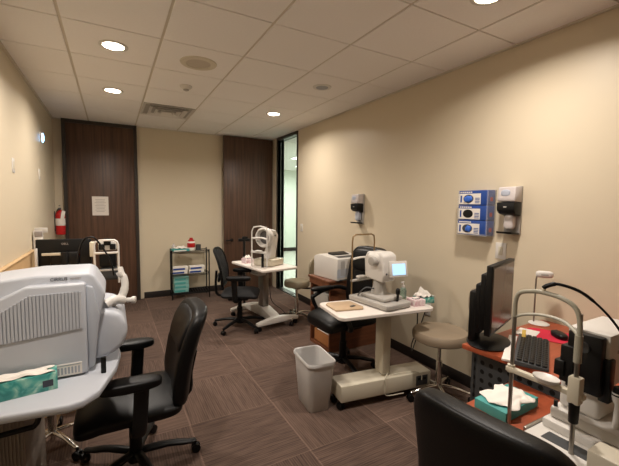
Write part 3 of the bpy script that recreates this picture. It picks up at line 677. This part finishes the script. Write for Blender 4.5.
t = thing('retinal_scanner', 'large pale grey eye scanner with louvred side on the left table', 'medical instrument', (0, 0, .75), 0)
hs = M().prism([(-.685, .02), (-.13, .02), (-.085, .10), (-.06, .25), (-.035, .35), (-.045, .375), (-.078, .438), (-.10, .452), (-.30, .455), (-.45, .440), (-.685, .385)], 'y', 1.885, 2.19, .014, 4).build('housing', 'cool', t)
fp = M().prism([(-.685, .008), (-.112, .008), (-.112, .416), (-.32, .418), (-.42, .370), (-.685, .18)], 'y', 1.838, 1.90, .010, 3).build('vent_panel', 'cool', t)
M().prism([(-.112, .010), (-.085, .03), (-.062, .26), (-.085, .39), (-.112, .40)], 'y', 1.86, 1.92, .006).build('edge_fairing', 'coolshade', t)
# louvres: a flush plate with recess shade put into its grey, behind upright ribs
vp = M(); ppts = [(-.60, .175), (-.128, .217), (-.128, .384), (-.315, .378), (-.40, .325), (-.60, .20)]
vp.prism(ppts, 'y', 1.8365, 1.839); vpo = vp.build('vent_recess_shade', 'slot', fp)
m = M()
for k in range(38):
    x = -.595+k*.0125
    zt_ = .38 if x > -.315 else (.378-(-.315-x)/(.085)*.055 if x > -.40 else .325-(-.40-x)/.2*.125)
    zb = .175+(x+.60)/.445*.04
    if zt_-zb > .01: m.b2((x-.0045, 1.833, zb), (x+.0045, 1.838, zt_+.002))
m.build('louvres', 'cool', fp)
sp_ = M().b2((-.285, 1.8355, .012), (-.135, 1.839, .065)).build('rating_label', 'paper', fp)
m = M()
for k in range(7): m.b2((-.225+k*.0125, 1.8345, .020), (-.218+k*.0125, 1.8358, .05))
m.b2((-.28, 1.8345, .058), (-.14, 1.8358, .061)); m.build('label_bars', 'slot', sp_)
text_part('lettering', 'CIRRUS', .019, 'ink', t, (-.212, 1.884, .434), (PI/2, 0, 0))
text_part('lettering', 'HD-OCT', .011, 'fink', t, (-.150, 1.884, .433), (PI/2, 0, 0))
# rounded patient-side cover, headrest arc and knob
M().prism([(-.10, .02), (-.02, .03), (.03, .07), (.055, .13), (.05, .19), (.02, .235), (-.03, .255), (-.10, .26)], 'y', 1.93, 2.36, .030, 4).build('side_cover', 'cool', t)
ar = M().tube([(-.035, 2.05, .25), (.005, 2.07, .265), (.035, 2.09, .285), (.050, 2.10, .33), (.048, 2.11, .37), (.036, 2.12, .405), (.030, 2.13, .43)], [.020, .020, .018, .014, .011], sm=5, flat=1.0, seg=14).build('headrest_arc', 'white', t)
M().tube([(.045, 2.115, .38), (.028, 2.10, .395), (.022, 2.10, .41)], .013, sm=3).build('headrest_pad', 'white', ar)
M().cyl((.055, 2.08, .262), (.095, 2.07, .262), .012, bevel=.003).cyl((.08, 2.075, .262), (.098, 2.068, .262), .018, bevel=.003).build('knob', 'white', t)
M().tube([(-.04, 2.0, .27), (.0, 2.02, .285), (.04, 2.05, .27)], .022, sm=3).build('chin_cradle', 'white', t)
g = M().b2((-.0105, -.008, 0), (.0105, .008, .075), bevel=.004).build('edge_clip', 'black'); tag(g, 'small upright black clip at the right edge of the left table', 'clip', loc=(-.052, 1.822, .75))
t = tissue_box('teal marbled tissue box with white tissue at the left photo edge', (-.335, 1.775, .75), math.radians(8), (.23, .08, .072), 'teal', (.19, .07, .018), (.0, -.02), 2)
M().b2((.065, -.0415, .018), (.10, -.0400, .045)).build('badge', 'ink', t)

# ------------------------------------------------------------------ second left desk, far
t = thing('workstation_desk', 'tan desk along the left wall behind the large scanner', 'desk', (0, 0, 0), 0)
M().b2((-.69, 3.0, .72), (-.10, 4.45, .75), bevel=.004).build('desktop', 'panel', t)
M().b2((-.69, 4.41, 0), (-.12, 4.44, .72)).build('end_panel', 'panel', t); M().b2((-.69, 3.01, 0), (-.12, 3.04, .72)).build('end_panel', 'panel', t)
t = thing('partition_panel', 'low tan panel with pale top edge along the left wall', 'panel', (0, 0, 0), 0)
M().b2((-.697, 2.45, .76), (-.668, 4.40, 1.045)).build('panel_board', 'panel', t); M().b2((-.698, 2.45, 1.045), (-.662, 4.40, 1.055), bevel=.002).build('top_edge', 'panel', t)
t = thing('brochure_rack', 'tall narrow white rack of leaflets on left wall behind scanner', 'rack', (-.645, 4.44, .90), 0)
M().b2((-.045, -.03, -.14), (.03, .03, .335), bevel=.003).build('rack_frame', 'white', t)
for k in range(6): M().box((0, -.036, -.07+k*.075), (.062, .008, .055), rot=(.15, 0, 0), bevel=.001).build('leaflet', 'fink' if k % 2 else 'paper', t)
M().box((.02, -.02, .34), (.11, .012, .05), rot=(.1, 0, 0), bevel=.003).build('top_tray', 'white', t)
t = thing('computer_monitor', 'black monitor seen from behind on the far left desk', 'monitor', (-.40, 4.12, .75), math.radians(-6))
M().b2((-.235, -.01, .13), (.215, .03, .42), bevel=.008).build('back_shell', 'black', t)
M().b2((-.12, -.045, .16), (.12, -.008, .30), bevel=.02).build('electronics_hump', 'black', t)
text_part('lettering', 'DELL', .026, 'fink', t, (-.0, -.0115, .375), (PI/2, 0, 0))
M().b2((-.03, -.06, .0), (.03, -.03, .3), bevel=.006).b2((-.11, -.12, 0), (.11, .07, .012), bevel=.005).build('stand', 'black', t)
M().b2((-.18, -.052, .27), (-.03, -.04, .295), bevel=.003).build('arm_bar', 'cream', t)
M().b2((-.235, -.05, .02), (-.215, -.02, .34), bevel=.003).build('side_bracket', 'white', t)
t = thing('visual_instrument', 'white framed eye instrument with black camera head on the far left desk', 'medical instrument', (-.05, 3.9, .75), math.radians(-4))
hf = M().tube([(-.105, 0, .0), (-.105, 0, .37), (-.095, 0, .40), (-.06, 0, .415), (.06, 0, .415), (.085, 0, .40), (.095, 0, .37), (.095, 0, 0)], .010).build('headrest_frame', 'white', t)
M().b2((-.105, -.015, .285), (.095, .015, .303), bevel=.004).build('forehead_band', 'white', hf)
M().b2((-.105, -.015, .12), (.095, .015, .135), bevel=.004).build('chin_bar', 'grey', hf)
M().b2((-.075, .06, .15), (.07, .2, .28), bevel=.01).build('camera_head', 'black', t)
M().b2((-.08, .06, .31), (.075, .2, .40), bevel=.012).build('upper_housing', 'white', t)
for x in (-.05, .045): M().b2((x-.025, .045, .318), (x+.025, .062, .375), bevel=.006).build('eyepiece', 'black', t)
M().b2((-.03, .03, .362), (.03, .07, .43), bevel=.006).build('hook', 'black', t)
M().b2((-.07, .05, .02), (.09, .2, .14), bevel=.01).build('base', 'dgrey', t)
M().b2((-.155, .1, .25), (-.12, .2, .39), bevel=.005).build('side_box', 'cream', t)
tag(M().tube([(-.250, 3.3, .93), (-.246, 3.3, 1.02), (-.236, 3.3, 1.13), (-.204, 3.3, 1.222), (-.167, 3.3, 1.248), (-.125, 3.3, 1.24), (-.075, 3.3, 1.165), (-.02, 3.3, 1.05), (.0, 3.3, .93)], .007, sm=6).build('arched_cable', 'black'), 'black cable arching up behind the large scanner on the left', 'cable')

# ------------------------------------------------------------------ cherry desk, right foreground
DZ = .75
t = thing('computer_desk', 'cherry topped desk with dark perforated front panel by right wall', 'desk', (0, 0, 0), 0)
M().prism([(1.715, 1.295), (2.595, 1.335), (2.595, -.55), (1.80, -.55), (1.80, .5)], 'z', DZ-.028, DZ, .004).build('desktop', 'orange', t)
m = M(); m.prism([(-.55, .10), (1.275, .10), (1.275, .722), (-.55, .722)], 'x', 1.800, 1.815); pn = m.build('front_panel', 'perf', t)
for y in (1.275, -.53): M().b2((1.80, y-.015, 0), (2.58, y+.015, .722)).build('end_panel', 'dgrey', t)
# monitor
MA = math.radians(18)
t = thing('computer_monitor', 'black desktop monitor seen nearly edge-on on the cherry desk', 'monitor', (1.935, 1.225, DZ), MA)
M().b2((-.205, -.012, .08), (.225, .02, .462), bevel=.004).build('bezel', 'black', t)
M().b2((-.190, -.0145, .098), (.211, -.0115, .447)).build('screen', 'reflscr', t)
M().b2((-.18, .018, .10), (.17, .055, .41), bevel=.008).build('back_shell', 'black', t)
M().b2((-.165, .05, .07), (.02, .085, .35), bevel=.01).build('electronics_hump', 'black', t)
M().b2((-.15, .08, .015), (-.06, .12, .30), bevel=.008).build('stand', 'black', t)
M().lathe([(.13, 0), (.135, .008), (.11, .02), (.03, .026)], (-.06, .03, 0), sx=1.15, sy=.85).build('foot', 'black', t)
# keyboard
t = thing('keyboard', 'black computer keyboard on the cherry desk', 'keyboard', (1.94, 1.035, DZ), math.radians(27))
M().prism([(-.075, 0), (.075, 0), (.075, .026), (-.075, .014)], 'x', -.225, .225, .003).build('keyboard_case', 'dgrey', t)
m = M()
for r in range(5):
    for c in range(15):
        x = -.205+c*.0288; y = -.058+r*.0265
        m.box((x, y, .021+.0022*(r)), (.024, .021, .008), bevel=.002, seg=1)
m.build('keys', 'black', t)
g = M().b2((-.21, -.022, 0), (.20, .022, .012), bevel=.003).build('paper_strip', 'paper'); tag(g, 'long white notepad strip along the keyboard rear edge', 'notepad', loc=(1.90, 1.13, DZ), rz=math.radians(27))
t = thing('mouse_pad', 'red mouse pad on the cherry desk', 'mouse pad', (2.32, 1.075, DZ), math.radians(-65))
loftr([rrect(.37, .215, .07, 0), rrect(.375, .22, .072, .003), rrect(.37, .215, .07, .005)]).build('pad_cloth', 'redpad', t)
t = thing('computer_mouse', 'black computer mouse resting on the red mouse pad', 'mouse', (2.31, 1.085, DZ+.005), math.radians(55))
M().pillow((0, 0, .014), (.12, .066, .036), .6, .8, fn=lambda p: (p.x, p.y, max(p.z, -.0135))).build('mouse_body', 'black', t)
M().cyl((.03, -.004, .027), (.03, .004, .027), .008).build('scroll_wheel', 'dgrey', t)
# scanner wand on thin stand
t = thing('desk_scanner', 'white scanner head on a thin pole behind the red mouse pad', 'scanner', (2.46, 1.315, DZ), math.radians(-58))
M().lathe([(.06, 0), (.062, .004), (.05, .01), (.01, .014)], (.03, 0, 0)).build('base', 'white', t)
M().tube([(0, 0, .01), (0, 0, .30), (.004, 0, .325), (.02, 0, .335)], .005).build('pole', 'steel', t)
M().pillow((.045, 0, .335), (.10, .05, .046), .6, .7).build('scanner_head', 'white', t)
M().b2((.025, -.026, .329), (.065, -.0235, .340)).build('lens_slot', 'grey', t)
g = M().box((0, 0, .007), (.065, .02, .014), bevel=.003).build('yellow_marker', 'yellow'); tag(g, 'yellow marker standing by the monitor foot on the desk', 'marker', loc=(2.06, 1.15, DZ+.035)); g.rotation_euler = (0, -.9, .5)
g = M().box((0, 0, .004), (.14, .11, .006), rz=.3, bevel=.001).build('paper_sheet', 'paper'); tag(g, 'white papers lying on cherry desk behind monitor foot', 'paper', loc=(2.22, 1.22, DZ))

# instrument table, right foreground
t = thing('instrument_table', 'cherry topped instrument table in the lower right corner', 'table', (0, 0, 0), 0, 'instrument tables')
TZ = .645
M().prism([(1.27, .99), (1.775, 1.03), (1.775, .30), (1.27, .30)], 'z', TZ-.03, TZ, .004).build('tabletop', 'orange', t)
M().b2((1.50, .52, .12), (1.62, .66, .615), bevel=.01).build('column', 'cream', t)
M().b2((1.44, .35, .03), (1.74, .85, .13), bevel=.012).build('pedestal_base', 'cream', t)
t = tissue_box('teal tissue box with large white tissue on the cherry instrument table', (1.50, .895, TZ), math.radians(2), (.25, .14, .042), 'teal2', (.20, .15, .022), (.05, -.03), 21)
# biometer
t = thing('slit_lamp_instrument', 'white eye instrument with chinrest frame and black head, lower right', 'medical instrument', (1.385, .69, .745), 0)
sb = M(); sb.b2((-.09, -.30, -.0995), (.38, .05, -.078), bevel=.004); sb.b2((.08, -.25, -.08), (.36, .04, -.045), bevel=.008); sb.build('base_plate', 'white', t)
M().b2((.0, -.16, -.078), (.06, .0, -.0765)).build('dark_slide_plate', 'dgrey', t)
M().b2((.11, -.21, -.045), (.36, .03, .0), bevel=.012).build('carriage', 'white', t)
M().b2((.0, .052, -.0995), (.30, .066, -.075), bevel=.004).build('rail', 'steel', t)
M().prism([(.14, .0), (.30, .0), (.27, .12), (.22, .16), (.16, .16), (.14, .12)], 'y', -.12, .015, .018, 3).build('pedestal', 'white', t)
M().cyl((.125, .015, .0), (.125, .015, .022), .007).build('lock_knob', 'black', t)
hd_ = M().b2((.15, -.135, .13), (.42, -.00, .325), bevel=.006).build('head_housing', 'white', t)
m = M(); m.b2((.115, -.125, .10), (.15, -.015, .318), bevel=.006); m.b2((.10, -.045, .12), (.15, .0, .26), bevel=.004); m.b2((.09, -.02, .14), (.15, .015, .20), bevel=.004); m.b2((.14, -.145, .08), (.18, -.11, .24), bevel=.006); m.build('optics_block', 'black', hd_)
M().cyl((.116, -.07, .27), (.108, -.07, .27), .020).build('front_lens', 'dgrey', hd_)
M().b2((.21, -.1365, .25), (.26, -.1345, .262)).build('side_marking', 'fink', hd_)
M().lathe([(.012, -.055), (.009, .03), (.017, .045), (.017, .055), (.006, .06)], (.16, -.165, .055)).cyl((.16, -.165, .11), (.16, -.165, .13), .019).build('joystick', 'white', t)
M().cyl((.16, -.165, .12), (.16, -.165, .15), .020, .014).build('joystick_grip', 'black', t)
# headrest
pr = []
for (y, x) in ((.125, .005), (-.103, -.005)):
    M().cyl((x, y, -.099), (x, y, .42), .0075, seg=16).build('frame_post', 'steel', t)
M().tube([(.005, .125, .345), (.003, .124, .405), (.001, .108, .445), (-.001, .06, .462), (-.002, .02, .466), (-.004, -.04, .460), (-.005, -.085, .438), (-.006, -.103, .39), (-.005, -.103, .30)], .0082, sm=6, seg=12).build('headrest_arch', 'sage', t)
M().cyl((-.005, -.103, .25), (-.005, -.103, .345), .012, seg=16).build('post_sleeve', 'sage', t)
M().tube([(.005, .125, .345), (.02, .09, .362), (.034, .03, .372), (.03, -.04, .368), (-.005, -.103, .345)], .008, sm=5, flat=.7, seg=12).build('forehead_band', 'sage', t)
cb = M(); cb.box((.0, .005, .133), (.024, .27, .020), bevel=.005, rz=.04); cb.cyl((.0, .125, .12), (.0, .125, .15), .014); cb.b2((-.022, -.122, .105), (.014, -.084, .20), bevel=.006); cbo = cb.build('chin_bar', 'cream', t)
M().lathe([(.030, .0), (.040, .010), (.043, .018), (.038, .016), (.024, .010), (.004, .009)], (-.012, -.012, .143), sx=.8, sy=1.05).build('chin_cup', 'white', cbo)
M().cyl((-.005, -.103, .035), (-.005, -.103, .118), .015, .017, bevel=.004).build('height_grip', 'black', t)
M().b2((-.06, -.30, -.078), (.03, -.17, .0), bevel=.006).build('foot_bracket', 'cream', t)
tp = M().cyl((-.002, .02, .466), (-.002, .02, .481), .007).build('cable_socket', 'cream', t)
tag(M().tube([(1.383, .712, 1.228), (1.386, .70, 1.238), (1.40, .67, 1.248), (1.43, .61, 1.228), (1.46, .55, 1.17), (1.50, .515, 1.10), (1.56, .52, 1.04), (1.62, .557, 1.01)], [.008, .0055, .004, .004, .004], sm=7).build('lamp_cable', 'black'), 'black cable arching from the chinrest frame to the instrument head', 'cable')
tag(M().tube([(1.60, .46, .81), (1.63, .42, .83), (1.70, .38, .80), (1.76, .36, .77)], .004, sm=5).build('power_cable', 'black'), 'thin black cable beside the joystick of cherry table instrument', 'cable')

# ------------------------------------------------------------------ light and camera
for x, y, pw in ((4.1, 7.6, 55), (5.0, 9.2, 50), (3.6, 5.5, 40)): 
    o = lamp_light(x, y, H-.065, pw, .5, 170, (.97, 1, .97))
w = bpy.data.worlds.new('world'); S.world = w; w.use_nodes = True
w.node_tree.nodes['Background'].inputs[0].default_value = (.05, .05, .05, 1); w.node_tree.nodes['Background'].inputs[1].default_value = .2
cam = bpy.data.cameras.new('camera'); co = bpy.data.objects.new('camera', cam); COL.objects.link(co); S.camera = co
f, ya, pi_, ro = 356.341, .506584, .0776600, .0116899
cam.sensor_width = 36; cam.sensor_fit = 'HORIZONTAL'; cam.lens = f/619*36; cam.clip_start = .02
cy, sy, cp, sp = math.cos(ya), math.sin(ya), math.cos(pi_), math.sin(pi_)
F = Vector((sy*cp, cy*cp, -sp)); R = Vector((cy, -sy, 0)); U = R.cross(F)
R2 = math.cos(ro)*R+math.sin(ro)*U; U2 = -math.sin(ro)*R+math.cos(ro)*U
mw = Matrix((R2, U2, -F)).transposed().to_4x4(); mw.translation = (0, 0, 1.5214); co.matrix_world = mw
S.view_settings.view_transform = 'Standard'; S.view_settings.look = 'None'; S.view_settings.gamma = 1; S.view_settings.exposure = 0; S.view_settings.use_curve_mapping = False
